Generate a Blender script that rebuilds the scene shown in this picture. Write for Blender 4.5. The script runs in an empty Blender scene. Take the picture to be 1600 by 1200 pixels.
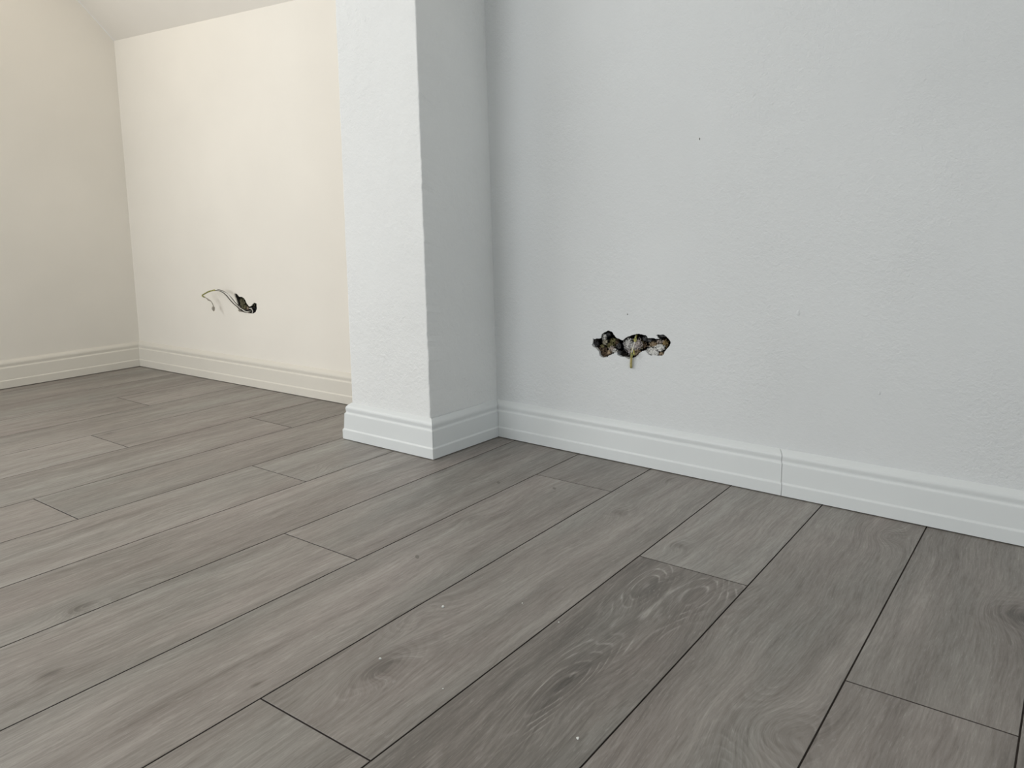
import bpy, bmesh, math, random
from mathutils import Vector, Matrix, noise
random.seed(7)
S = bpy.context.scene
COL = S.collection

# ------------------------------------------------------------------ camera
YAW, PITCH, ROLL, FPX = math.radians(36.1334), math.radians(-12.5401), math.radians(0.3598), 1225.876
CAM = Vector((0, 0, 0.6))
R3 = (Matrix.Rotation(YAW, 3, 'Z') @ Matrix.Rotation(PITCH, 3, 'X') @ Matrix.Rotation(ROLL, 3, 'Y'))
cam = bpy.data.cameras.new('camera')
cam.sensor_width = 36.0
cam.lens = FPX * 36.0 / 1600.0
cam.clip_start = 0.02
camo = bpy.data.objects.new('camera', cam)
COL.objects.link(camo)
right, fwd, up = R3.col[0], R3.col[1], R3.col[2]
M = Matrix((right, up, -fwd)).transposed().to_4x4()
M.translation = CAM
camo.matrix_world = M
S.camera = camo

# ------------------------------------------------------------------ world, daylight, exposure
S.view_settings.view_transform = 'Standard'
S.view_settings.look = 'None'
S.view_settings.gamma = 1.0
S.view_settings.use_curve_mapping = False
S.view_settings.exposure = 0.0
w = bpy.data.worlds.new('sky')
S.world = w
w.use_nodes = True
w.node_tree.nodes['Background'].inputs['Color'].default_value = (0.75, 0.86, 1.0, 1)
w.node_tree.nodes['Background'].inputs['Strength'].default_value = 1.0


def area(name, loc, direction, sx, sy, power, col):
    l = bpy.data.lights.new(name, 'AREA')
    l.shape = 'RECTANGLE'
    l.size, l.size_y = sx, sy
    l.energy = power
    l.color = col
    o = bpy.data.objects.new(name, l)
    COL.objects.link(o)
    o.location = loc
    o.rotation_euler = Vector(direction).to_track_quat('-Z', 'Z').to_euler()
    return o


# daylight entering by the three windows (each lamp fills one window opening)
W1 = dict(y0=-0.75, y1=0.45, z0=0.45, z1=1.8)          # left side wall
W2 = dict(x0=-2.9, x1=-1.6, z0=0.35, z1=1.65)          # rear wall, left
W3 = dict(y0=-1.6, y1=-0.6, z0=0.8, z1=1.9)              # right side wall
XL, XR, YR = -3.0195, 2.3, -2.3
area('daylight_left', (XL + 0.06, -0.15, 1.125), (1, 0, 0), 1.1, 1.25, 22.5, (1.0, 0.985, 0.95))
area('daylight_rear', (-2.25, YR + 0.02, 1.0), (0, 1, 0), 1.2, 1.2, 29.5, (0.97, 0.99, 1.0))
area('daylight_right', (XR - 0.02, -1.1, 1.35), (-1, 0, 0), 0.9, 1.0, 22.0, (0.85, 0.94, 1.0))
# unseen warm lamp, added above the frame to warm and brighten the alcove
area('alcove_warm_fill', (-2.45, 1.20, 1.55), (-.15, -.1, -1), 0.16, 0.16, 0.75, (1.0, 0.84, 0.62))


# ------------------------------------------------------------------ helpers
def pray(u, v):
    """direction of the view ray through a photo pixel"""
    return R3 @ Vector(((u - 800) / FPX, 1, -(v - 600) / FPX))


def on_floor(u, v, z=0.0):
    d = pray(u, v)
    return CAM + d * ((z - CAM.z) / d.z)


def srgb(r, g, b):
    f = lambda c: (c / 255 / 12.92) if c / 255 <= 0.04045 else ((c / 255 + 0.055) / 1.055) ** 2.4
    return (f(r), f(g), f(b), 1.0)


def link(name, bm, mats, parent=None, smooth=False):
    me = bpy.data.meshes.new(name)
    bm.normal_update()
    bm.to_mesh(me)
    bm.free()
    if not isinstance(mats, (list, tuple)):
        mats = [mats]
    for m in mats:
        me.materials.append(m)
    if smooth:
        for p in me.polygons:
            p.use_smooth = True
    o = bpy.data.objects.new(name, me)
    COL.objects.link(o)
    if parent:
        o.parent = parent
    return o


def struct(o):
    o['kind'] = 'structure'
    return o


def tag(o, label, cat, group=None):
    o['label'] = label
    o['category'] = cat
    if group:
        o['group'] = group
    return o


class NT:
    """tiny node-building helper"""

    def __init__(self, name):
        self.m = bpy.data.materials.new(name)
        self.m.use_nodes = True
        self.t = self.m.node_tree
        self.b = self.t.nodes['Principled BSDF']

    def node(self, typ, **kw):
        n = self.t.nodes.new(typ)
        for k, v in kw.items():
            setattr(n, k, v)
        return n

    def put(self, sock, v):
        if isinstance(v, bpy.types.NodeSocket):
            self.t.links.new(v, sock)
        else:
            sock.default_value = v

    def math(self, op, a, b=None, c=None, clamp=False):
        n = self.node('ShaderNodeMath', operation=op, use_clamp=clamp)
        self.put(n.inputs[0], a)
        if b is not None:
            self.put(n.inputs[1], b)
        if c is not None:
            self.put(n.inputs[2], c)
        return n.outputs[0]

    def noise(self, vec, scale, detail=2.0, rough=0.5, dist=0.0):
        n = self.node('ShaderNodeTexNoise')
        self.put(n.inputs['Vector'], vec)
        n.inputs['Scale'].default_value = scale
        n.inputs['Detail'].default_value = detail
        n.inputs['Roughness'].default_value = rough
        n.inputs['Distortion'].default_value = dist
        return n.outputs['Fac']

    def ramp(self, fac, stops):
        n = self.node('ShaderNodeValToRGB')
        self.put(n.inputs[0], fac)
        e = n.color_ramp.elements
        while len(e) < len(stops):
            e.new(0.5)
        for i, (p, c) in enumerate(stops):
            e[i].position = p
            e[i].color = c
        return n.outputs['Color']

    def mix(self, fac, a, b, mode='MIX'):
        n = self.node('ShaderNodeMix', data_type='RGBA', blend_type=mode)
        self.put(n.inputs[0], fac)
        self.put(n.inputs[6], a)
        self.put(n.inputs[7], b)
        return n.outputs[2]

    def comb(self, x, y, z):
        n = self.node('ShaderNodeCombineXYZ')
        self.put(n.inputs[0], x)
        self.put(n.inputs[1], y)
        self.put(n.inputs[2], z)
        return n.outputs[0]

    def remap(self, v, a, b, c=0.0, d=1.0):
        n = self.node('ShaderNodeMapRange')
        self.put(n.inputs[0], v)
        n.inputs[1].default_value = a
        n.inputs[2].default_value = b
        n.inputs[3].default_value = c
        n.inputs[4].default_value = d
        return n.outputs[0]

    def bump(self, h, strength, dist):
        n = self.node('ShaderNodeBump')
        n.inputs['Strength'].default_value = strength
        n.inputs['Distance'].default_value = dist
        self.put(n.inputs['Height'], h)
        return n.outputs[0]


def plaster(name, col, bump=0.35, patch=0.03, rough=0.85, coarse=0.0):
    n = NT(name)
    pos = n.node('ShaderNodeNewGeometry').outputs['Position']
    big = n.noise(pos, 2.3, 3, 0.55)
    a = [c * (1 - patch) for c in col[:3]] + [1]
    c = [min(1, c * (1 + patch)) for c in col[:3]] + [1]
    n.put(n.b.inputs['Base Color'], n.ramp(big, [(0.3, a), (0.7, c)]))
    n.b.inputs['Roughness'].default_value = rough
    n.b.inputs['Specular IOR Level'].default_value = 0.25
    f = n.noise(pos, 230, 2, 0.6)
    m = n.noise(pos, 95, 3, 0.6, 0.4)
    area_ = n.remap(n.noise(pos, 3.1, 2), 0.38, 0.62, 0.35, 1.0)
    h = n.math('MULTIPLY', n.math('ADD', n.math('MULTIPLY', f, 0.5), m), area_)
    if coarse:
        h = n.math('ADD', h, n.math('MULTIPLY', n.noise(pos, 28, 3, 0.6), coarse))
    n.put(n.b.inputs['Normal'], n.bump(h, bump, 0.0022))
    return n.m


def plain(name, col, rough=0.5, spec=0.4, vary=0.0, scale=60):
    n = NT(name)
    if vary:
        pos = n.node('ShaderNodeNewGeometry').outputs['Position']
        a = [c * (1 - vary) for c in col[:3]] + [1]
        b = [min(1, c * (1 + vary)) for c in col[:3]] + [1]
        n.put(n.b.inputs['Base Color'], n.ramp(n.noise(pos, scale, 3), [(0.3, a), (0.7, b)]))
    else:
        n.b.inputs['Base Color'].default_value = col
    n.b.inputs['Roughness'].default_value = rough
    n.b.inputs['Specular IOR Level'].default_value = spec
    return n.m


# ------------------------------------------------------------------ materials
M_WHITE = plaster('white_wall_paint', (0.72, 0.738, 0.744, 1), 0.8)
M_PILLAR = plaster('white_pillar_lit', (0.81, 0.82, 0.815, 1), 0.9, coarse=1.2)  # wall white made lighter, the pillar's brighter light put into the colour
M_CREAM = plaster('cream_wall_paint', (0.85, 0.81, 0.74, 1), 0.12)
M_CEIL = plaster('cream_ceiling_paint', (0.85, 0.81, 0.745, 1), 0.1)
M_BB = plain('white_skirting_lacquer', (0.73, 0.755, 0.758, 1), 0.38, 0.4, 0.012, 5)
M_BBC = plain('cream_skirting_lacquer', (0.74, 0.705, 0.635, 1), 0.42, 0.35, 0.012, 5)
M_DARK = plain('joint_shadow_gap', (0.03, 0.027, 0.025, 1), 0.9, 0.1)
M_GROOVE = plain('plank_groove', (0.085, 0.072, 0.066, 1), 0.85, 0.1)

U = 0.6        # floor unit found from the photo: camera height


def knot_at(u, v, sx, sy, k, dark):
    p = on_floor(u, v)
    return (p.x, p.y, sx, sy, k, dark)


KNOTS = [  # photo pixel, radius across, radius along, ring warp, darkness
    knot_at(592, 1042, .030, .075, 1.6, .45), knot_at(125, 950, .030, .035, .9, .5), knot_at(78, 1052, .02, .03, .4, .40),
    knot_at(1592, 962, .045, .06, 1.5, .5), knot_at(1060, 852, .02, .028, .7, .35), knot_at(965, 800, .02, .03, .7, .30),
    knot_at(735, 810, .020, .04, .5, .38), knot_at(1045, 750, .016, .03, .5, .35), knot_at(1205, 1140, .05, .07, 2.0, .15),
    knot_at(1115, 935, .055, .10, 1.1, .02), knot_at(1010, 915, .03, .09, 1.3, .30), knot_at(400, 1070, .006, .016, .1, .55),
    knot_at(185, 925, .02, .07, 1.3, .05), knot_at(655, 960, .03, .07, 1.5, .08), knot_at(1275, 700, .03, .05, 1.2, .05),
    knot_at(1390, 838, .022, .04, 1.3, .05), knot_at(170, 677, .008, .02, .1, .45), knot_at(895, 1060, .04, .11, 1.0, .34),
    knot_at(525, 725, .03, .05, 1.4, .18)]
FLECKS = [(779, 754), (866, 763), (652, 870)]


def wood_material():
    n = NT('grey_oak_planks')
    at = n.node('ShaderNodeAttribute', attribute_name='plank')
    sep = n.node('ShaderNodeSeparateXYZ')
    n.put(sep.inputs[0], at.outputs['Vector'])
    x, y, seed = sep.outputs
    at2 = n.node('ShaderNodeAttribute', attribute_name='look')
    sep2 = n.node('ShaderNodeSeparateXYZ')
    n.put(sep2.inputs[0], at2.outputs['Vector'])
    tone, swirl, hue = sep2.outputs
    zs = n.math('MULTIPLY', seed, 31.7)
    warp = None
    dark = None
    for kx, ky, sx, sy, k, dk in KNOTS:
        dx = n.math('MULTIPLY', n.math('SUBTRACT', x, kx), 1 / sx)
        dy = n.math('MULTIPLY', n.math('SUBTRACT', y, ky), 1 / sy)
        r2 = n.math('ADD', n.math('MULTIPLY', dx, dx), n.math('MULTIPLY', dy, dy))
        g = n.math('EXPONENT', n.math('MULTIPLY', r2, -1.0))
        a = n.math('MULTIPLY', g, k)
        g2 = n.math('EXPONENT', n.math('MULTIPLY', r2, -2.6))
        b = n.math('MULTIPLY', g2, dk)
        warp = a if warp is None else n.math('ADD', warp, a)
        dark = b if dark is None else n.math('ADD', dark, b)
    # sideways bending of the grain
    bend = n.math('MULTIPLY', n.math('SUBTRACT', n.noise(n.comb(n.math('MULTIPLY', x, 3.0), n.math('MULTIPLY', y, 2.2), zs), 1.0, 2, 0.5), 0.5), 0.06)
    bend = n.math('ADD', bend, n.math('MULTIPLY', warp, 0.022))
    xb = n.math('ADD', x, bend)
    # long soft bands
    v1 = n.comb(n.math('MULTIPLY', xb, 16), n.math('MULTIPLY', y, 1.5), zs)
    bands = n.noise(v1, 1.0, 5, 0.62)
    v2 = n.comb(n.math('MULTIPLY', xb, 55), n.math('MULTIPLY', y, 3.6), zs)
    streak = n.noise(v2, 1.0, 5, 0.66)
    v3 = n.comb(n.math('MULTIPLY', xb, 330), n.math('MULTIPLY', y, 19), zs)
    fibre = n.noise(v3, 1.0, 4, 0.68)
    # growth rings (cathedral figure)
    rp = n.math('ADD', n.math('MULTIPLY', n.noise(n.comb(n.math('MULTIPLY', x, 9.0), n.math('MULTIPLY', y, 1.1), zs), 1.0, 1.5, 0.45), 20.0), n.math('MULTIPLY', warp, 3.6))
    rp = n.math('ADD', rp, n.math('MULTIPLY', streak, 0.9))
    ring = n.math('POWER', n.math('ABSOLUTE', n.math('SINE', n.math('MULTIPLY', rp, 3.1416))), 16.0)
    mask = n.remap(n.noise(n.comb(n.math('MULTIPLY', x, 9), n.math('MULTIPLY', y, 3.4), n.math('ADD', zs, 9.0)), 1.0, 3, 0.5), 0.42, 0.62)
    brk = n.remap(n.noise(n.comb(n.math('MULTIPLY', xb, 70), n.math('MULTIPLY', y, 11), zs), 1.0, 2, 0.5), 0.40, 0.64)
    ringm = n.math('MULTIPLY', n.math('MULTIPLY', ring, n.math('ADD', n.math('MULTIPLY', mask, 0.8), warp, clamp=True)), brk)
    ringd = n.math('MULTIPLY', n.math('SINE', n.math('MULTIPLY', rp, 6.2832)), n.math('MINIMUM', n.math('ADD', n.math('MULTIPLY', mask, .35), n.math('MULTIPLY', warp, .8)), 1.0))
    val = n.math('MULTIPLY', n.math('SUBTRACT', bands, 0.5), 0.75)
    val = n.math('ADD', val, n.math('MULTIPLY', n.math('SUBTRACT', streak, 0.5), 0.50))
    val = n.math('ADD', val, n.math('MULTIPLY', n.math('SUBTRACT', fibre, 0.5), 0.58))
    val = n.math('ADD', val, n.math('MULTIPLY', ringd, 0.035))
    val = n.math('ADD', val, n.math('MULTIPLY', n.math('MULTIPLY', ringm, swirl), 0.20))
    val = n.math('SUBTRACT', val, n.math('MULTIPLY', dark, 0.62))
    val = n.math('ADD', val, tone)
    val = n.math('ADD', val, 0.5, clamp=True)
    c = n.ramp(val, [(0.0, (0.075, 0.067, 0.060, 1)), (0.30, (0.172, 0.155, 0.142, 1)), (0.55, (0.270, 0.250, 0.233, 1)), (0.8, (0.382, 0.357, 0.338, 1)), (1.0, (0.53, 0.51, 0.49, 1))])
    hn = n.noise(n.comb(n.math('MULTIPLY', x, 9), n.math('MULTIPLY', y, 2.0), n.math('ADD', zs, 4.0)), 1.0, 2, 0.5)
    hc = n.ramp(n.math('ADD', hn, hue), [(0.32, (0.975, 1.0, 0.985, 1)), (0.5, (1, 0.99, 0.97, 1)), (0.68, (1.02, 0.98, 0.965, 1))])
    c = n.mix(1.0, c, hc, 'MULTIPLY')
    pore = n.noise(n.comb(n.math('MULTIPLY', xb, 520), n.math('MULTIPLY', y, 60), zs), 1.0, 2, 0.6)
    c = n.mix(n.remap(pore, 0.60, 0.74, 0.0, 0.22), c, (0.55, 0.53, 0.50, 1))
    c = n.mix(n.remap(pore, 0.40, 0.28, 0.0, 0.30), c, (0.11, 0.10, 0.09, 1))
    # small dark flecks printed in the grain
    fl = None
    for u, v in FLECKS:
        p = on_floor(u, v)
        dx = n.math('SUBTRACT', x, p.x)
        dy = n.math('SUBTRACT', y, p.y)
        a1 = n.math('MULTIPLY', n.math('ADD', n.math('MULTIPLY', dx, 0.75), n.math('MULTIPLY', dy, -0.66)), 1 / 0.0075)
        a2 = n.math('MULTIPLY', n.math('ADD', n.math('MULTIPLY', dx, 0.66), n.math('MULTIPLY', dy, 0.75)), 1 / 0.0036)
        g = n.math('LESS_THAN', n.math('ADD', n.math('MULTIPLY', a1, a1), n.math('MULTIPLY', a2, a2)), 1.0)
        fl = g if fl is None else n.math('ADD', fl, g)
    c = n.mix(n.math('MULTIPLY', fl, 0.6), c, (0.08, 0.075, 0.06, 1))
    n.put(n.b.inputs['Base Color'], c)
    n.put(n.b.inputs['Roughness'], n.remap(fibre, 0.3, 0.7, 0.50, 0.40))
    n.b.inputs['Specular IOR Level'].default_value = 0.5
    n.put(n.b.inputs['Normal'], n.bump(n.math('ADD', fibre, n.math('MULTIPLY', streak, 0.6)), 0.22, 0.0008))
    return n.m


M_WOOD = wood_material()

# ------------------------------------------------------------------ floor
SEAMS = [-5.24, -4.91, -4.58, -4.25, -3.92, -3.605, -3.28, -2.95, -2.623, -2.292, -1.962, -1.627, -1.296, -0.967, -0.6405, -0.3165, 0.004]
x_ = 0.004
while x_ < 4.1:
    x_ += 0.3275
    SEAMS.append(x_)
JOINT = {0: 1.3, 1: 0.6, 2: 0.95, 3: 2.12, 4: 0.9, 5: 1.66, 6: 2.275, 7: 1.132, 8: 1.815, 9: 0.57, 10: 1.455, 11: 2.384, 12: 0.871, 13: 1.956, 14: 0.55, 15: 1.65, 16: 0.55}
TONE = {(13, 1.956, 0): -0.18, (13, 1.956, 1): 0.0, (7, 1.132, 1): -0.05, (8, 1.815, 1): -0.03, (11, 2.384, 1): -0.07, (11, 2.384, 0): 0.03,
        (12, .871, 1): -0.01, (12, .871, 0): 0.02, (9, .57, 1): 0.0, (10, 1.455, 1): -0.03, (15, 1.65, 1): -0.04, (15, 1.65, 0): -0.02, (6, 2.275, 1): -0.05,
        (14, .55, 1): -0.02, (16, .55, 1): -0.03, (8, 1.815, 0): 0.03, (10, 1.455, 0): 0.02, (7, 1.132, 0): 0.03, (3, 2.12, 0): -0.02}
PL = 2.14
bm = bmesh.new()
lp = bm.loops.layers.float_vector.new('plank')
ll = bm.loops.layers.float_vector.new('look')
g = 0.0011
for i in range(len(SEAMS) - 1):
    xa, xb = SEAMS[i] * U + g, SEAMS[i + 1] * U - g
    j0 = JOINT.get(i, random.uniform(0.2, 2.2))
    js = [j0 + k * PL for k in range(-4, 3)]
    for k in range(len(js) - 1):
        ya, yb = js[k] * U + g * 1.1, js[k + 1] * U - g * 1.1
        if yb < YR - 0.1 or ya > 1.70:
            continue
        yb = min(yb, 1.72)
        ya = max(ya, YR - 0.2)
        # upper plank has its lower end at the listed joint
        which = 1 if k >= 4 else (0 if k == 3 else -1)
        tone = TONE.get((i, round(j0, 3), which), random.uniform(-0.04, 0.04))
        sw = 2.2 if (i, which) == (13, 0) else random.uniform(0.35, 1.0)
        seed = random.uniform(0, 10)
        hue = random.uniform(-0.03, 0.03)
        c = 0.0004
        top = [bm.verts.new(p) for p in ((xa + c, ya + c, 0), (xb - c, ya + c, 0), (xb - c, yb - c, 0), (xa + c, yb - c, 0))]
        mid = [bm.verts.new(p) for p in ((xa, ya, -c), (xb, ya, -c), (xb, yb, -c), (xa, yb, -c))]
        bot = [bm.verts.new(p) for p in ((xa, ya, -.004), (xb, ya, -.004), (xb, yb, -.004), (xa, yb, -.004))]
        fs = [(bm.faces.new(top), 0)]
        for q in range(4):
            r = (q + 1) % 4
            fs.append((bm.faces.new((mid[q], mid[r], top[r], top[q])), 0))
            fs.append((bm.faces.new((bot[q], bot[r], mid[r], mid[q])), 1))
        for f, mi in fs:
            f.material_index = mi
            for l in f.loops:
                l[lp] = (l.vert.co.x, l.vert.co.y, seed)
                l[ll] = (tone, sw, hue)
vs = [bm.verts.new(p) for p in ((-3.3, YR - .2, -.0025), (2.6, YR - .2, -.0025), (2.6, 1.75, -.0025), (-3.3, 1.75, -.0025))]
bm.faces.new(vs).material_index = 1
floor = struct(link('floor', bm, [M_WOOD, M_GROOVE]))

# ------------------------------------------------------------------ skirting run (mitred at every corner)
T = 0.0195
PROF = [(0.0, 0.0020), (T, 0.0020), (T, 0.0265), (T - 0.0004, 0.0278), (T - 0.0024, 0.0302), (T - 0.0028, 0.0312), (0.0146, 0.0700), (0.0141, 0.0716), (0.0118, 0.0738), (0.0112, 0.0752),
        (0.0112, 0.0775), (0.0118, 0.0805), (0.0122, 0.0835), (0.0121, 0.0862), (0.0112, 0.0890), (0.0092, 0.0920), (0.0062, 0.0950), (0.0035, 0.0973), (0.0012, 0.0990), (0.0, 0.0995)]
# front-bottom line of the skirting on the floor, read off the photo
F = [Vector(p) for p in ((-2.996, YR), (-2.9993, 1.6006), (-1.564, 1.6455), (-1.564, 1.3700), (-1.2412, 1.3705), (-1.2316, 1.6238), (0.9, 1.588), (XR - T, 1.565))]


def offset_line(pts, t):
    out = []
    n = len(pts)
    for i in range(n):
        ns = []
        if i > 0:
            d = (pts[i] - pts[i - 1]).normalized()
            ns.append(Vector((-d.y, d.x)))
        if i < n - 1:
            d = (pts[i + 1] - pts[i]).normalized()
            ns.append(Vector((-d.y, d.x)))
        if len(ns) == 1:
            out.append(pts[i] + ns[0] * t)
        else:
            b = (ns[0] + ns[1]).normalized()
            out.append(pts[i] + b * (t / b.dot(ns[0])))
    return out


W = offset_line(F, T)          # wall faces at floor level (the wall lies to the left of the run)


def skirt(name, a, b, A0, B0, A1, B1, mat, gapa=0.0, gapb=0.0, wav=0.0):
    """A0/B0 wall-side ends, A1/B1 front ends (2D)"""
    bm = bmesh.new()
    d = (B1 - A1).normalized()
    A0, A1 = A0 + d * gapa, A1 + d * gapa
    B0, B1 = B0 - d * gapb, B1 - d * gapb
    rows = []
    L = (B1 - A1).length
    nseg = max(2, int(L / 0.05))
    for s in range(nseg + 1):
        f = s / nseg
        row = []
        for (o, z) in PROF:
            k = o / T
            pa = A0.lerp(A1, k)
            pb = B0.lerp(B1, k)
            p = pa.lerp(pb, f)
            row.append(bm.verts.new((p.x, p.y, z)))
        rows.append(row)
    m = len(PROF)
    for s in range(nseg):
        for q in range(m):
            r = (q + 1) % m
            bm.faces.new((rows[s][q], rows[s][r], rows[s + 1][r], rows[s + 1][q]))
    bm.faces.new(rows[0][::-1])
    bm.faces.new(rows[-1])
    bmesh.ops.recalc_face_normals(bm, faces=bm.faces)
    return struct(link(name, bm, mat))


skirt('baseboard_left', 0, 1, W[0], W[1], F[0], F[1], M_BBC, 0, .0003)
skirt('baseboard_alcove', 1, 2, W[1], W[2], F[1], F[2], M_BBC, .0003, 0)
skirt('baseboard_pillar_left', 2, 3, W[2], W[3], F[2], F[3], M_BB, 0, 0)
skirt('baseboard_pillar_front', 3, 4, W[3], W[4], F[3], F[4], M_BB, 0, .0003)
skirt('baseboard_pillar_right', 4, 5, W[4], W[5], F[4], F[5], M_BB, .0003, .0003)
J1 = F[5].lerp(F[6], (-0.4690 - F[5].x) / (F[6].x - F[5].x))
J0 = W[5].lerp(W[6], (-0.4845 - W[5].x) / (W[6].x - W[5].x))
skirt('baseboard_back', 5, 6, W[5], J0, F[5], J1, M_BB, .0003, .0006)
skirt('baseboard_back_right', 5, 6, J0, W[6], J1, F[6], M_BB, .0006, 0)

# ------------------------------------------------------------------ walls
TOPZ = 2.45
KNEE = 1.215


def back_y(x, z=0.1):
    """face of the straight back wall right of the pillar"""
    a, b = W[5], W[6]
    return a.y + (b.y - a.y) * (x - a.x) / (b.x - a.x)


def alc_y(x):
    a, b = W[1], W[2]
    return a.y + (b.y - a.y) * (x - a.x) / (b.x - a.x)


def hit_back(u, v, d=0.0):
    """photo pixel -> point on the back wall (right part), d metres in front of it"""
    r = pray(u, v)
    n = Vector((W[6].y - W[5].y, -(W[6].x - W[5].x), 0)).normalized()
    p0 = Vector((W[5].x, W[5].y, 0)) + n * d
    return CAM + r * ((p0 - CAM).dot(n) / r.dot(n))


def hit_alc(u, v, d=0.0):
    r = pray(u, v)
    n = Vector((W[2].y - W[1].y, -(W[2].x - W[1].x), 0)).normalized()
    p0 = Vector((W[1].x, W[1].y, 0)) + n * d
    return CAM + r * ((p0 - CAM).dot(n) / r.dot(n))


def rough_loop(pix, hit, amp=0.0016, sub=4):
    """traced outline of a hole -> (x, z) loop with broken-plaster raggedness"""
    pts = [hit(u, v) for u, v in pix]
    out = []
    for i, p in enumerate(pts):
        q = pts[(i + 1) % len(pts)]
        for s in range(sub):
            r = p.lerp(q, s / sub)
            o = noise.noise_vector(r * 160.0) * amp + noise.noise_vector(r * 420.0) * amp * 0.6
            out.append((r.x + o.x, r.z + o.z))
    return out


def wall_with_holes(name, yfun, outer, holes, mat, dents=()):
    bm = bmesh.new()

    def loop(pts):
        v = [bm.verts.new((x, yfun(x), z)) for x, z in pts]
        return v, [bm.edges.new((v[i], v[(i + 1) % len(v)])) for i in range(len(v))]
    es = []
    _, e = loop(outer)
    es += e
    rims = []
    for h in holes:
        v, e = loop(h)
        rims.append(v)
        es += e
    r = bmesh.ops.triangle_fill(bm, use_beauty=True, use_dissolve=False, edges=es)
    # drop any faces filled inside the holes
    for f in [f for f in bm.faces]:
        c = f.calc_center_median()
        for h in holes:
            ins = False
            n = len(h)
            for i in range(n):
                x1, z1 = h[i]
                x2, z2 = h[(i + 1) % n]
                if (z1 > c.z) != (z2 > c.z) and c.x < (x2 - x1) * (c.z - z1) / (z2 - z1) + x1:
                    ins = not ins
            if ins:
                bm.faces.remove(f)
                break
    for f in bm.faces:
        f.normal_update()
        if f.normal.y > 0:
            f.normal_flip()
    # broken edge of the plaster running back into the wall
    for v in rims:
        prev = v
        zmid = sum(q.co.z for q in v) / len(v) - .008
        for dpt, sh in ((0.004, 0.0006), (0.010, 0.0025), (0.022, 0.001), (.065, 0)):
            cur = []
            for q in v:
                o = noise.noise_vector(q.co * 130.0 + Vector((0, dpt * 90, 0))) * sh
                cur.append(bm.verts.new((q.co.x + o.x, q.co.y + dpt, q.co.z + o.z)))
            for i in range(len(v)):
                j = (i + 1) % len(v)
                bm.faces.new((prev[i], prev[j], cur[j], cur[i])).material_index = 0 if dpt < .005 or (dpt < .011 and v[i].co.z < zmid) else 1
            prev = cur
    # the body of the wall: rear face and edges
    n = len(outer)
    fr = [bm.verts.new((x, yfun(x), z)) for x, z in outer]
    bk = [bm.verts.new((x, yfun(x) + .10, z)) for x, z in outer]
    bm.faces.new(bk)
    for i in range(n):
        j = (i + 1) % n
        bm.faces.new((fr[i], fr[j], bk[j], bk[i]))
    return struct(link(name, bm, [mat, M_HOLE_SHADE]))


def P2(l, ox, oy, sc):
    return [(ox + a / sc, oy + b / sc) for a, b in l]


HOLE_R = P2([(232, 345), (270, 352), (345, 340), (358, 290), (398, 252), (450, 240), (500, 255), (535, 300), (570, 345), (605, 350), (640, 375), (700, 330), (760, 308),
             (820, 290), (862, 275), (920, 290), (970, 300), (1000, 338), (1060, 338), (1112, 352), (1160, 350), (1110, 300), (1180, 288), (1240, 300), (1288, 350), (1314, 400), (1310, 440),
             (1268, 480), (1235, 530), (1212, 582), (1150, 592), (1090, 575), (1040, 592), (1000, 560), (962, 512), (920, 520), (880, 550), (830, 597), (790, 622), (730, 632),
             (680, 602), (625, 600), (575, 578), (560, 540), (510, 565), (452, 588), (430, 612), (380, 614), (345, 600), (330, 570), (310, 520), (280, 480), (240, 462), (218, 440), (238, 400)], 900, 490, 8.889)
HOLE_L = P2([(385, 180), (470, 220), (545, 320), (640, 320), (700, 350), (750, 420), (800, 530), (860, 620), (905, 665), (960, 650), (1000, 600), (1040, 540), (1110, 525), (1160, 560),
             (1168, 660), (1172, 750), (1130, 850), (1060, 910), (980, 920), (880, 902), (790, 865), (660, 862), (540, 850), (500, 800), (540, 740), (480, 640), (470, 540), (430, 420), (390, 320), (370, 230)], 350, 450, 22.857)
loopR = rough_loop(HOLE_R, hit_back)
loopL = rough_loop(HOLE_L, hit_alc, 0.001, 4)

M_HOLE_SHADE = plain('mortar_in_shade', (0.06, 0.055, 0.048, 1), 0.95, 0.05, 0.5, 300)  # inner sides of the holes, darkened so the colour carries the shade

# right part of the back wall; its left edge is the slightly leaning inner corner of the pillar
cb = hit_back(777, 624)
ct = hit_back(757, 0)
sl = (ct.x - cb.x) / (ct.z - cb.z)
cx = lambda z: W[5].x + (cb.x - W[5].x) * min(z / .1, 1) + sl * max(0, z - .1)
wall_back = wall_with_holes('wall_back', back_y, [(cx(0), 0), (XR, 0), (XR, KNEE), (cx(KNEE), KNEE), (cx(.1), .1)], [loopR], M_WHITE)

# alcove part; left edge leans as in the photo
ab = hit_alc(218, 533)
atp = hit_alc(178, 64)
sa = (atp.x - ab.x) / (atp.z - ab.z)
ax = lambda z: ab.x + sa * (z - ab.z)
KA = atp.z
wall_alc = wall_with_holes('wall_alcove', alc_y, [(ax(0), 0), (W[2].x + .01, 0), (W[2].x + .03, KA), (ax(KA), KA)], [loopL], M_CREAM)


def quadgrid(bm, a, b, c, d, nu, nv):
    """a-b bottom, d-c top"""
    vs = [[bm.verts.new(a.lerp(b, i / nu).lerp(d.lerp(c, i / nu), j / nv)) for i in range(nu + 1)] for j in range(nv + 1)]
    for j in range(nv):
        for i in range(nu):
            bm.faces.new((vs[j][i], vs[j][i + 1], vs[j + 1][i + 1], vs[j + 1][i]))
    return vs


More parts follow.
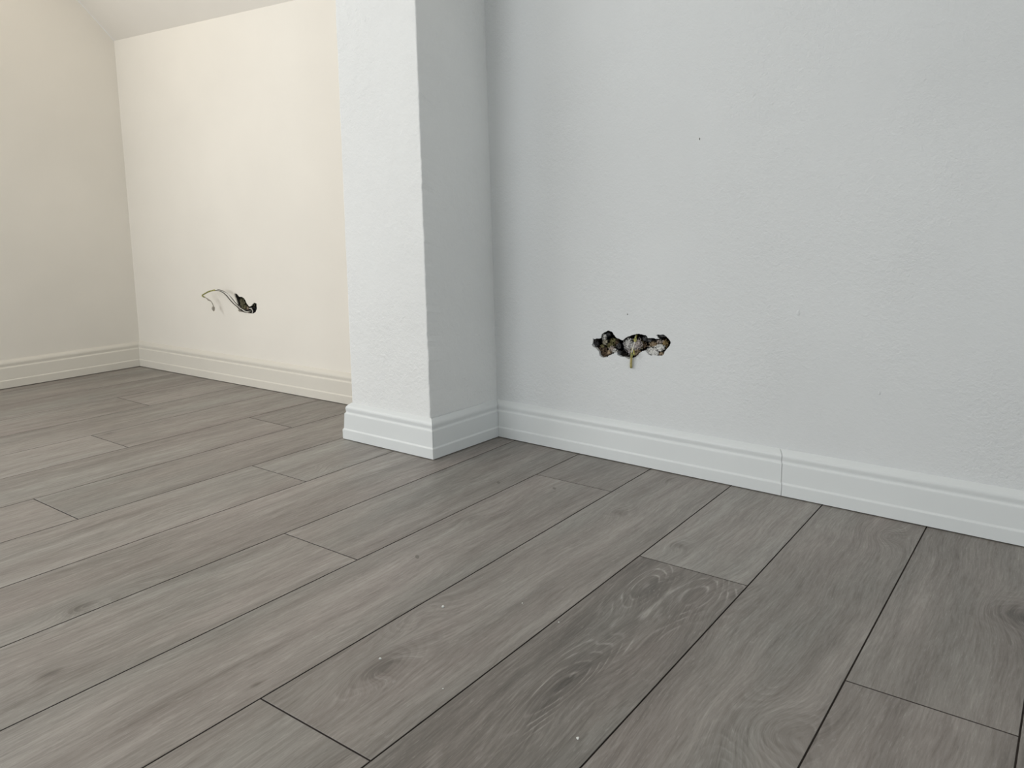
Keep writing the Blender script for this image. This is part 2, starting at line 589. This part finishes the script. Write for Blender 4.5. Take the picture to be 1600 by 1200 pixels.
# ceiling slope found from the photo: left edge pixel (120, 0) on the left wall
lc = Vector((ax(KA), alc_y(ax(KA)), KA))
r = pray(120, 0)
s120 = CAM + r * ((ax(KA) - 0.002 - CAM.x) / r.x)
SLOPE = (s120.z - KA) / (lc.y - s120.y)
slope_z = lambda y: KA + SLOPE * (lc.y - y)
y_top = lc.y - (TOPZ - KA) / SLOPE
if abs(KA - KNEE) > 0:
    KNEE2 = KA


# left wall: leaning corner, window opening further towards the viewer
def leftx(z):
    return ax(min(z, KA))


bm = bmesh.new()
ys = [YR, W1['y0'], W1['y1'], y_top, lc.y]
zs = [0, W1['z0'], W1['z1'], TOPZ]
tz = lambda y: TOPZ if y <= y_top + 1e-6 else KA


def lq(y0, y1, z0a, z1a, z0b, z1b):
    bm.faces.new([bm.verts.new(p) for p in ((leftx(z0a), y0, z0a), (leftx(z0b), y1, z0b), (leftx(z1b), y1, z1b), (leftx(z1a), y0, z1a))])


lq(YR, W1['y0'], 0, KA, 0, KA)
lq(YR, W1['y0'], KA, TOPZ, KA, TOPZ)
lq(W1['y0'], W1['y1'], 0, W1['z0'], 0, W1['z0'])
lq(W1['y0'], W1['y1'], W1['z1'], TOPZ, W1['z1'], TOPZ)
lq(W1['y1'], y_top, 0, KA, 0, KA)
lq(W1['y1'], y_top, KA, TOPZ, KA, TOPZ)
lq(y_top, lc.y, 0, KA, 0, KA)
bm.faces.new([bm.verts.new(p) for p in ((leftx(KA), y_top, KA), (leftx(KA), lc.y, KA), (leftx(KA), y_top, TOPZ))])
struct(link('wall_left', bm, M_CREAM))

# rear wall with window, right side wall with window
bm = bmesh.new()


def rect(bm, pts):
    bm.faces.new([bm.verts.new(p) for p in pts])


for (xa, xb, za, zb) in ((-3.1, W2['x0'], 0, TOPZ), (W2['x1'], XR, 0, TOPZ), (W2['x0'], W2['x1'], 0, W2['z0']), (W2['x0'], W2['x1'], W2['z1'], TOPZ)):
    rect(bm, ((xa, YR, za), (xb, YR, za), (xb, YR, zb), (xa, YR, zb)))
struct(link('wall_rear', bm, M_WHITE))
bm = bmesh.new()
for (ya, yb, za, zb) in ((YR, W3['y0'], 0, TOPZ), (W3['y1'], 1.62, 0, TOPZ), (W3['y0'], W3['y1'], 0, W3['z0']), (W3['y0'], W3['y1'], W3['z1'], TOPZ)):
    rect(bm, ((XR, ya, za), (XR, yb, za), (XR, yb, zb), (XR, ya, zb)))
struct(link('wall_right', bm, M_WHITE))

# ceiling: slope down to the knee wall, then flat
bm = bmesh.new()
yb = alc_y(-1.4)
rect(bm, ((ax(KA) - .06, lc.y + .0, KA), (-1.5, alc_y(-1.5), KA), (XR, back_y(XR) + .0, KA + SLOPE * (alc_y(-1.5) - back_y(XR)) * 0), (XR, y_top, TOPZ), (ax(KA) - .06, y_top, TOPZ)))
rect(bm, ((-3.1, y_top, TOPZ), (XR, y_top, TOPZ), (XR, YR, TOPZ), (-3.1, YR, TOPZ)))
bmesh.ops.triangulate(bm, faces=bm.faces)
struct(link('ceiling', bm, M_CEIL))


# windows (outside the view): frame, sash bar and pane in each opening
def window(name, c, wdt, hgt, axis):
    bm = bmesh.new()

    def bar(u0, u1, z0, z1, t=0.05):
        pts = []
        for uu in (u0, u1):
            for dd in (-t / 2, t / 2):
                for zz in (z0, z1):
                    pts.append((c[0] + uu, c[1] + dd, zz + c[2]) if axis == 'x' else (c[0] + dd, c[1] + uu, zz + c[2]))
        v = [bm.verts.new(p) for p in pts]
        for q in ((0, 1, 3, 2), (4, 6, 7, 5), (0, 4, 5, 1), (2, 3, 7, 6), (0, 2, 6, 4), (1, 5, 7, 3)):
            bm.faces.new([v[k] for k in q])
    h, w2 = hgt / 2, wdt / 2
    bar(-w2, -w2 + .05, -h, h)
    bar(w2 - .05, w2, -h, h)
    bar(-w2, w2, -h, -h + .05)
    bar(-w2, w2, h - .05, h)
    bar(-.03, .03, -h, h)
    bmesh.ops.recalc_face_normals(bm, faces=bm.faces)
    o = struct(link(name, bm, M_BB))
    b2 = bmesh.new()
    e = .012
    if axis == 'x':
        rect(b2, ((c[0] - w2, c[1] - e, c[2] - h), (c[0] + w2, c[1] - e, c[2] - h), (c[0] + w2, c[1] - e, c[2] + h), (c[0] - w2, c[1] - e, c[2] + h)))
    else:
        s = -1 if c[0] < 0 else 1
        rect(b2, ((c[0] + s * e, c[1] - w2, c[2] - h), (c[0] + s * e, c[1] + w2, c[2] - h), (c[0] + s * e, c[1] + w2, c[2] + h), (c[0] + s * e, c[1] - w2, c[2] + h)))
    link('pane', b2, M_GLASS, o)


gn = NT('window_glass')
gn.b.inputs['Transmission Weight'].default_value = 1.0
gn.b.inputs['Roughness'].default_value = 0.0
gn.b.inputs['IOR'].default_value = 1.01
M_GLASS = gn.m
window('window_1', (XL - .01, -.15, 1.125), 1.2, 1.35, 'y')
window('window_2', (-2.25, YR - .03, 1.0), 1.3, 1.3, 'x')
window('window_3', (XR + .03, -1.1, 1.35), 1.0, 1.1, 'y')

# ------------------------------------------------------------------ pillar (slightly out of plumb, chipped arrises)


def hit_y(u, v, yv):
    r = pray(u, v)
    return CAM + r * ((yv - CAM.y) / r.y)


yf = W[3].y
pL0, pL1 = hit_y(549.3, 620, yf), hit_y(523, 0, yf)
pR0, pR1 = hit_y(672.5, 650, yf), hit_y(649, 0, yf)


def edge(p0, p1, z):
    f = (z - p0.z) / (p1.z - p0.z)
    return p0.x + (p1.x - p0.x) * f


bm = bmesh.new()
NZ = 220
rows = []
for j in range(NZ + 1):
    zf = j / NZ
    row = []
    ztF, ztB = slope_z(yf) + .02, KA + .02
    # section points: back-left, front-left arris (3), front face, front-right arris (3), back-right
    z = zf * ztF
    zb_ = zf * ztB
    xl_, xr_ = edge(pL0, pL1, z), edge(pR0, pR1, z)
    low = 1.0 if z < .85 else max(.15, 1 - (z - .85) * 4)
    nl = noise.noise(Vector((3, 1, z * 60))) * .0011 + noise.noise(Vector((9, 4, z * 14))) * .0014
    nr = (noise.noise(Vector((5, 7, z * 70))) * .0016 + noise.noise(Vector((1, 2, z * 18))) * .0020) * low
    be = .0035
    sec = [(xl_ - .001, alc_y(xl_) + .02, zb_),
           (xl_ + nl, yf + be, z), (xl_ + nl + be * .35, yf + be * .35, z), (xl_ + nl + be, yf, z)]
    for k in range(1, 6):
        f = k / 6
        sec.append((xl_ + be + (xr_ - xl_ - 2 * be) * f, yf, z))
    sec += [(xr_ + nr - be * .8, yf, z), (xr_ + nr - be * .25, yf + be * .25, z), (xr_ + nr, yf + be * .9, z)]
    xbk = cx(min(zb_, 1.3))
    for k in range(1, 4):
        f = k / 4
        sec.append((xr_ + (xbk - xr_) * f, yf + (back_y(xbk) - yf) * f, z + (zb_ - z) * f))
    sec.append((xbk, back_y(xbk) + .004, zb_))
    rows.append([bm.verts.new(p) for p in sec])
for j in range(NZ):
    for i in range(len(rows[0]) - 1):
        bm.faces.new((rows[j][i], rows[j][i + 1], rows[j + 1][i + 1], rows[j + 1][i]))
bmesh.ops.recalc_face_normals(bm, faces=bm.faces)
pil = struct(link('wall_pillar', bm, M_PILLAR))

# ------------------------------------------------------------------ inside of the broken socket holes


def rubble_material():
    n = NT('broken_masonry')
    at = n.node('ShaderNodeAttribute', attribute_name='tint')
    pos = n.node('ShaderNodeNewGeometry').outputs['Position']
    f = n.ramp(n.noise(pos, 420, 4, 0.7), [(0.3, (0.6, 0.6, 0.6, 1)), (0.7, (1.15, 1.13, 1.1, 1))])
    n.put(n.b.inputs['Base Color'], n.mix(1.0, at.outputs['Color'], f, 'MULTIPLY'))
    n.b.inputs['Roughness'].default_value = 0.95
    n.b.inputs['Specular IOR Level'].default_value = 0.1
    n.put(n.b.inputs['Normal'], n.bump(n.noise(pos, 600, 3, 0.7), 0.8, 0.002))
    return n.m


M_RUB = rubble_material()


def cavity(name, pix, hit, blobs, parent, label, base=(0.045, 0.042, 0.04), deep=0.055, step=0.0014):
    """height field of mortar, plaster and stone behind the wall face.
    blobs: (u, v, ru, rv, depth behind the face, colour, roughness)"""
    us = [p[0] for p in pix]
    vs_ = [p[1] for p in pix]
    u0, u1, v0, v1 = min(us) - 5, max(us) + 5, min(vs_) - 5, max(vs_) + 5
    bm = bmesh.new()
    cl = bm.loops.layers.float_color.new('tint')
    nx = int((u1 - u0) * 2.2)
    nz = int((v1 - v0) * 2.2)
    nrm = (hit(u0, v0, 0.01) - hit(u0, v0, 0)).normalized()
    grid = []
    tint = {}
    for j in range(nz + 1):
        row = []
        for i in range(nx + 1):
            u = u0 + (u1 - u0) * i / nx
            v = v0 + (v1 - v0) * j / nz
            p = hit(u, v)
            d = deep
            c = base  # deep parts start near black, recess shade put into the tint
            nn = noise.noise(Vector((u * .45, v * .45, 3)))
            n2 = noise.noise(Vector((u * 1.1, v * 1.1, 7)))
            n3 = noise.noise(Vector((u * .22, v * .22, 11)))
            for (bu, bv, ru, rv, dep, colr, rg) in blobs:
                q = ((u - bu) / ru) ** 2 + ((v - bv) / rv) ** 2
                q += nn * .55 + n2 * .25
                if q < 1:
                    dd = dep + (deep - dep) * max(0, q) ** 3 + (nn * .5 + n2 * .5) * rg
                    if dd < d:
                        d = dd
                        c = colr
            d += n3 * .004
            d = max(d, .0035 + .002 * n2)
            vtx = bm.verts.new(hit(u, v, -d))
            tint[vtx] = c
            row.append(vtx)
        grid.append(row)
    for j in range(nz):
        for i in range(nx):
            f = bm.faces.new((grid[j][i], grid[j][i + 1], grid[j + 1][i + 1], grid[j + 1][i]))
            for l in f.loops:
                c = tint[l.vert]
                l[cl] = (c[0], c[1], c[2], 1)
    o = link(name, bm, M_RUB, parent, smooth=True)
    o['label'] = label
    return o


WHT, GRY, OCH, OLV, TAN, BLK = (.72, .72, .70), (.16, .16, .165), (.30, .22, .11), (.20, .185, .09), (.46, .36, .25), (.02, .02, .022)
WH2 = (.88, .88, .86)
BRN, PNK = (.17, .125, .085), (.55, .48, .43)
Q = lambda x, y: (900 + x / 8.889, 490 + y / 8.889)


def B(x, y, rx, ry, dep, col, rg=.006):
    u, v = Q(x, y)
    return (u, v, rx / 8.889, ry / 8.889, dep * .6, col, rg * .7)


blR = [B(260, 420, 70, 70, .018, GRY), B(395, 320, 45, 60, .008, WHT, .003), B(440, 290, 60, 40, .022, GRY), B(410, 395, 50, 50, .012, (.5, .47, .38)),
       B(380, 500, 90, 80, .014, BRN, .01), B(400, 560, 90, 60, .010, BRN, .01), B(370, 455, 40, 35, .010, OLV), B(480, 440, 90, 60, .016, OLV), B(520, 380, 70, 50, .02, OLV),
       B(500, 490, 70, 60, .009, PNK), B(460, 540, 50, 50, .008, TAN), B(540, 520, 50, 50, .006, WHT, .004), B(590, 450, 40, 60, .012, GRY, .012), B(600, 540, 40, 40, .01, GRY),
       B(570, 400, 35, 60, .014, BRN, .01), B(740, 430, 95, 105, .010, (.80, .79, .78), .007), B(790, 470, 120, 125, .014, (.66, .62, .62), .006), B(860, 430, 100, 110, .014, (.60, .54, .52), .006),
       B(730, 380, 60, 60, .010, WHT, .006), B(900, 430, 60, 100, .018, OLV), B(850, 540, 70, 60, .008, TAN), B(960, 350, 50, 40, .012, GRY, .010), B(1020, 370, 60, 40, .02, GRY, .01), B(950, 440, 50, 60, .018, BRN, .01),
       B(1080, 430, 90, 60, .018, TAN), B(1180, 390, 90, 40, .016, PNK), B(1240, 420, 70, 80, .015, OCH), B(1165, 475, 100, 68, .005, WH2, .004), B(1070, 525, 120, 85, .004, WH2, .004),
       B(1180, 560, 70, 40, .008, TAN, .006), B(1120, 560, 60, 40, .005, WHT, .004), B(1190, 310, 80, 25, .010, GRY, .002)]
cavity('socket_hole', HOLE_R, hit_back, blR, wall_back, 'ragged triple socket hole showing dark cavity, ochre mortar and white plaster')


def BL(x, y, rx, ry, dep, col, rg=.004):
    return (350 + x / 22.857, 450 + y / 22.857, rx / 22.857, ry / 22.857, dep, col, rg)


blL = [BL(650, 560, 170, 270, .010, (.20, .185, .12)), BL(740, 660, 120, 150, .010, (.22, .20, .12)), BL(850, 720, 90, 80, .008, (.42, .34, .26)), BL(1080, 600, 90, 80, .010, (.25, .23, .17)),
       BL(420, 250, 60, 70, .02, (.10, .09, .075)), BL(590, 800, 70, 50, .012, (.16, .13, .10)), BL(980, 740, 90, 60, .014, (.35, .31, .29)), BL(930, 620, 50, 60, .006, (.6, .57, .5))]
cavity('socket_hole', HOLE_L, hit_alc, blL, wall_alc, 'small ragged socket hole showing olive mortar')


# ------------------------------------------------------------------ wires
def catmull(pts, per=8):
    out = []
    P = [pts[0]] + pts + [pts[-1]]
    for i in range(1, len(P) - 2):
        a, b, c, d = P[i - 1:i + 3]
        for s in range(per):
            t = s / per
            out.append(0.5 * ((2 * b) + (c - a) * t + (2 * a - 5 * b + 4 * c - d) * t * t + (3 * b - a - 3 * c + d) * t ** 3))
    out.append(pts[-1])
    return out


def tube(bm, pts, rad, sides=10, idx=0):
    rings = []
    for i, p in enumerate(pts):
        t = (pts[min(i + 1, len(pts) - 1)] - pts[max(i - 1, 0)]).normalized()
        a = t.cross(Vector((0.13, 1, 0.21))).normalized()
        b = t.cross(a)
        rr = rad(i / (len(pts) - 1)) if callable(rad) else rad
        rings.append([bm.verts.new(p + (a * math.cos(k * math.tau / sides) + b * math.sin(k * math.tau / sides)) * rr) for k in range(sides)])
    for i in range(len(rings) - 1):
        for k in range(sides):
            f = bm.faces.new((rings[i][k], rings[i][(k + 1) % sides], rings[i + 1][(k + 1) % sides], rings[i + 1][k]))
            f.material_index = idx
            f.smooth = True
    bm.faces.new(rings[0][::-1])
    bm.faces.new(rings[-1])
    bmesh.ops.recalc_face_normals(bm, faces=bm.faces)


M_WGREY = plain('brown_grey_wire', (0.07, 0.058, 0.048, 1), 0.4, 0.4)
M_WWHITE = plain('white_wire', (0.74, 0.72, 0.66, 1), 0.35, 0.5)
M_TAPE = plain('dusty_tape', (0.36, 0.33, 0.28, 1), 0.7, 0.2, 0.25, 200)


def striped(name, ca, cb, freq):
    n = NT(name)
    tc = n.node('ShaderNodeNewGeometry').outputs['Position']
    nz = n.noise(tc, freq, 1, 0.4)
    n.put(n.b.inputs['Base Color'], n.ramp(nz, [(0.44, ca), (0.54, cb)]))
    n.b.inputs['Roughness'].default_value = 0.4
    return n.m


M_YG = striped('yellow_green_wire', (0.48, 0.43, 0.10, 1), (0.15, 0.17, 0.05, 1), 260)
M_YEL = striped('ochre_yellow_wire', (0.44, 0.37, 0.15, 1), (0.30, 0.27, 0.09, 1), 150)


def root_empty(name, loc):
    o = bpy.data.objects.new(name, None)
    o.empty_display_size = 0.02
    COL.objects.link(o)
    o.location = loc
    return o


def child(name, bm, mat, root):
    for v in bm.verts:
        v.co -= root.location
    return link(name, bm, mat, root)


LW = lambda pts: [hit_alc(280 + x / 10, 420 + y / 10, d) for x, y, d in pts]
base = hit_alc(392, 486, -0.012)
cab = tag(root_empty('electrical_cable', base), 'thin grey wires with yellow-green end curling out of the small hole', 'cable')
bm = bmesh.new()
tube(bm, catmull(LW([(1150, 655, -.03), (1110, 662, -.006), (1040, 668, .008), (975, 625, .014), (900, 560, .020), (840, 485, .026), (775, 415, .032), (700, 362, .036), (630, 335, .038), (575, 326, .040), (540, 334, .041)])), 0.0017)
child('wire', bm, M_WWHITE, cab)['label'] = 'white wire'
bm = bmesh.new()
tube(bm, catmull(LW([(1120, 690, -.03), (1080, 680, -.006), (1010, 672, .006), (950, 640, .010), (905, 592, .015), (850, 545, .020), (790, 480, .027), (735, 415, .032), (670, 362, .034), (600, 338, .037), (545, 340, .038)])), 0.0017)
child('wire', bm, M_WGREY, cab)['label'] = 'dull brown wire'
bm = bmesh.new()
tube(bm, catmull(LW([(1160, 690, -.03), (1100, 640, -.004), (1010, 640, .010), (940, 590, .018), (875, 525, .024), (815, 450, .029), (750, 388, .033), (680, 345, .037), (610, 325, .039), (560, 326, .040)])), 0.0012)
child('wire', bm, M_WGREY, cab)['label'] = 'dull brown wire'
bm = bmesh.new()
tube(bm, catmull(LW([(565, 330, .040), (520, 340, .042), (470, 353, .044), (425, 375, .045), (385, 398, .045), (362, 414, .044), (372, 432, .042), (400, 445, .040)])), 0.0024)
child('sleeve', bm, M_YG, cab)['label'] = 'yellow-green sleeve'
bm = bmesh.new()
tube(bm, catmull(LW([(390, 440, .041), (430, 462, .038), (455, 485, .036), (490, 502, .034), (515, 535, .032), (533, 575, .030), (540, 600, .030)])), lambda t: .0014 + .0014 * math.exp(-((t - .35) / .15) ** 2))
child('wire_tail', bm, M_TAPE, cab)['label'] = 'dusty grey-green stripped wire tail'
bm = bmesh.new()
tube(bm, catmull(LW([(536, 585, .030), (533, 600, .030), (532, 620, .030), (537, 640, .030), (542, 662, .030)])), lambda t: .0008 + .0046 * max(0, math.sin(math.pi * min(1, t * .95 + .04))) ** .8)
child('connector', bm, M_TAPE, cab)['label'] = 'small grey connector at the end'

# dark flush box with its ring in the left hole
bxr = tag(root_empty('junction_box', hit_alc(397, 484, -.01)), 'dark round junction box set in the small hole of the cream wall', 'junction box')
bm = bmesh.new()
ctr = hit_alc(396.6, 484.6, -.004)
N = 28
RX = .0098
prof = [(RX * .8, .012), (RX * .8, .002), (RX * .86, 0.0), (RX, 0.0), (RX * 1.04, .003), (RX * 1.04, .03)]
rg = [[bm.verts.new(ctr + Vector((math.cos(a * math.tau / N) * r_, d_, math.sin(a * math.tau / N) * r_))) for a in range(N)] for r_, d_ in prof]
for i in range(len(rg) - 1):
    for k in range(N):
        bm.faces.new((rg[i][k], rg[i][(k + 1) % N], rg[i + 1][(k + 1) % N], rg[i + 1][k]))
bm.faces.new(rg[0])
bmesh.ops.recalc_face_normals(bm, faces=bm.faces)
child('box_shell', bm, plain('black_plastic', (0.03, 0.028, 0.03, 1), 0.5, 0.4), bxr)
bm = bmesh.new()
tube(bm, catmull([hit_alc(350 + x / 22.857, 450 + y / 22.857, .002) for x, y in ((900, 730), (960, 735), (1010, 780), (1025, 840), (1005, 895))]), .0011)
child('wire_end', bm, M_WWHITE, bxr)['label'] = 'white wire end'

RW = lambda pts: [hit_back(900 + x / 8.889, 490 + y / 8.889, d) for x, y, d in pts]
yw = tag(root_empty('electrical_wire', hit_back(991, 530, -.01)), 'yellow electrical wires hanging out of the triple hole in the white wall', 'wire')
bm = bmesh.new()
tube(bm, catmull(RW([(835, 300, -.012), (825, 330, .002), (822, 365, .008), (812, 410, .010), (800, 450, .010), (790, 490, .010), (776, 540, .010)])), 0.0014)
child('wire', bm, M_WWHITE, yw)['label'] = 'pale wire'
bm = bmesh.new()
tube(bm, catmull(RW([(850, 290, -.014), (835, 320, .000), (830, 350, .007), (835, 375, .010), (818, 385, .010), (812, 355, .008), (830, 335, .004)])), 0.0017)
child('wire_loop', bm, M_YG, yw)['label'] = 'yellow-green wire loop'
bm = bmesh.new()
tube(bm, catmull(RW([(790, 480, .008), (780, 520, .006), (772, 570, .006), (768, 640, .005), (764, 700, .005), (765, 757, .004)])), lambda t: .0028 if t < .96 else .0022)
child('wire', bm, M_YEL, yw)['label'] = 'thick ochre-yellow wire'
bm = bmesh.new()
tube(bm, catmull(RW([(800, 500, .004), (800, 530, .010), (808, 560, .011), (790, 575, .012), (772, 560, .012), (776, 600, .013)])), 0.0019)
child('wire_twist', bm, M_YG, yw)['label'] = 'yellow-green twist'

# ------------------------------------------------------------------ crumbs of plaster on the floor, dents in the wall
M_CRUMB = plain('plaster_crumb', (0.78, 0.78, 0.76, 1), 0.9, 0.1)


def crumb(u, v, s, label, seed):
    bm = bmesh.new()
    bmesh.ops.create_icosphere(bm, subdivisions=2, radius=s)
    for q in bm.verts:
        q.co *= 1 + .45 * noise.noise(q.co.normalized() * 1.7 + Vector((seed, 0, 0)))
        q.co.z *= .7
    mz = min(q.co.z for q in bm.verts)
    for q in bm.verts:
        q.co.z -= mz
    o = link('plaster_crumb', bm, M_CRUMB)
    o.location = on_floor(u, v)
    tag(o, label, 'crumb', 'plaster crumbs on the floor')


for i, (u, v, s, t) in enumerate([
        (903, 1155, .0019, 'white plaster crumb on the dark swirled plank near the bottom edge of the picture'),
        (692, 949, .0022, 'white plaster crumb on the plank at the centre of the floor'),
        (873, 973, .0012, 'tiny white crumb at the left edge of the dark swirled plank'),
        (594, 1030, .0018, 'white crumb beside the dark knot of the plank in the foreground'),
        (692, 1077, .0011, 'tiny white crumb right of the knotty foreground plank swirl'),
        (816, 943, .0011, 'tiny white crumb in the middle of the broad plank beside the dark swirled plank')]):
    crumb(u, v, s, t, i * 3.1)

M_SPECK = plain('grey_scuff', (0.22, 0.22, 0.21, 1), 0.9, 0.1)


def nib(name, hit, u, v, w_, h_, mat, label, cat, par):
    """small raised nib or scuff on the wall face"""
    c = hit(u, v)
    bm = bmesh.new()
    bmesh.ops.create_icosphere(bm, subdivisions=3, radius=1)
    for q in bm.verts:
        k = 1 + .3 * noise.noise(q.co * 1.5 + Vector((u, v, 0)))
        q.co = Vector((q.co.x * w_ * k, q.co.y * .0012, q.co.z * h_ * k)) + c
    o = link(name, bm, mat, par, smooth=True)
    o['label'] = label


nib('plaster_nib', hit_back, 1247.5, 489, .0034, .0062, M_WHITE, 'small dented nib in the white plaster', 'nib', wall_back)
nib('plaster_nib', hit_back, 1374, 614, .0025, .0050, M_WHITE, 'small raised nib in the white plaster', 'nib', wall_back)
nib('wall_scuff', hit_back, 980.5, 491, .0016, .0014, M_SPECK, 'small grey scuff on the white plaster', 'scuff', wall_back)
nib('wall_scuff', hit_back, 1093, 217, .0012, .0024, M_SPECK, 'small grey scuff on the white plaster', 'scuff', wall_back)
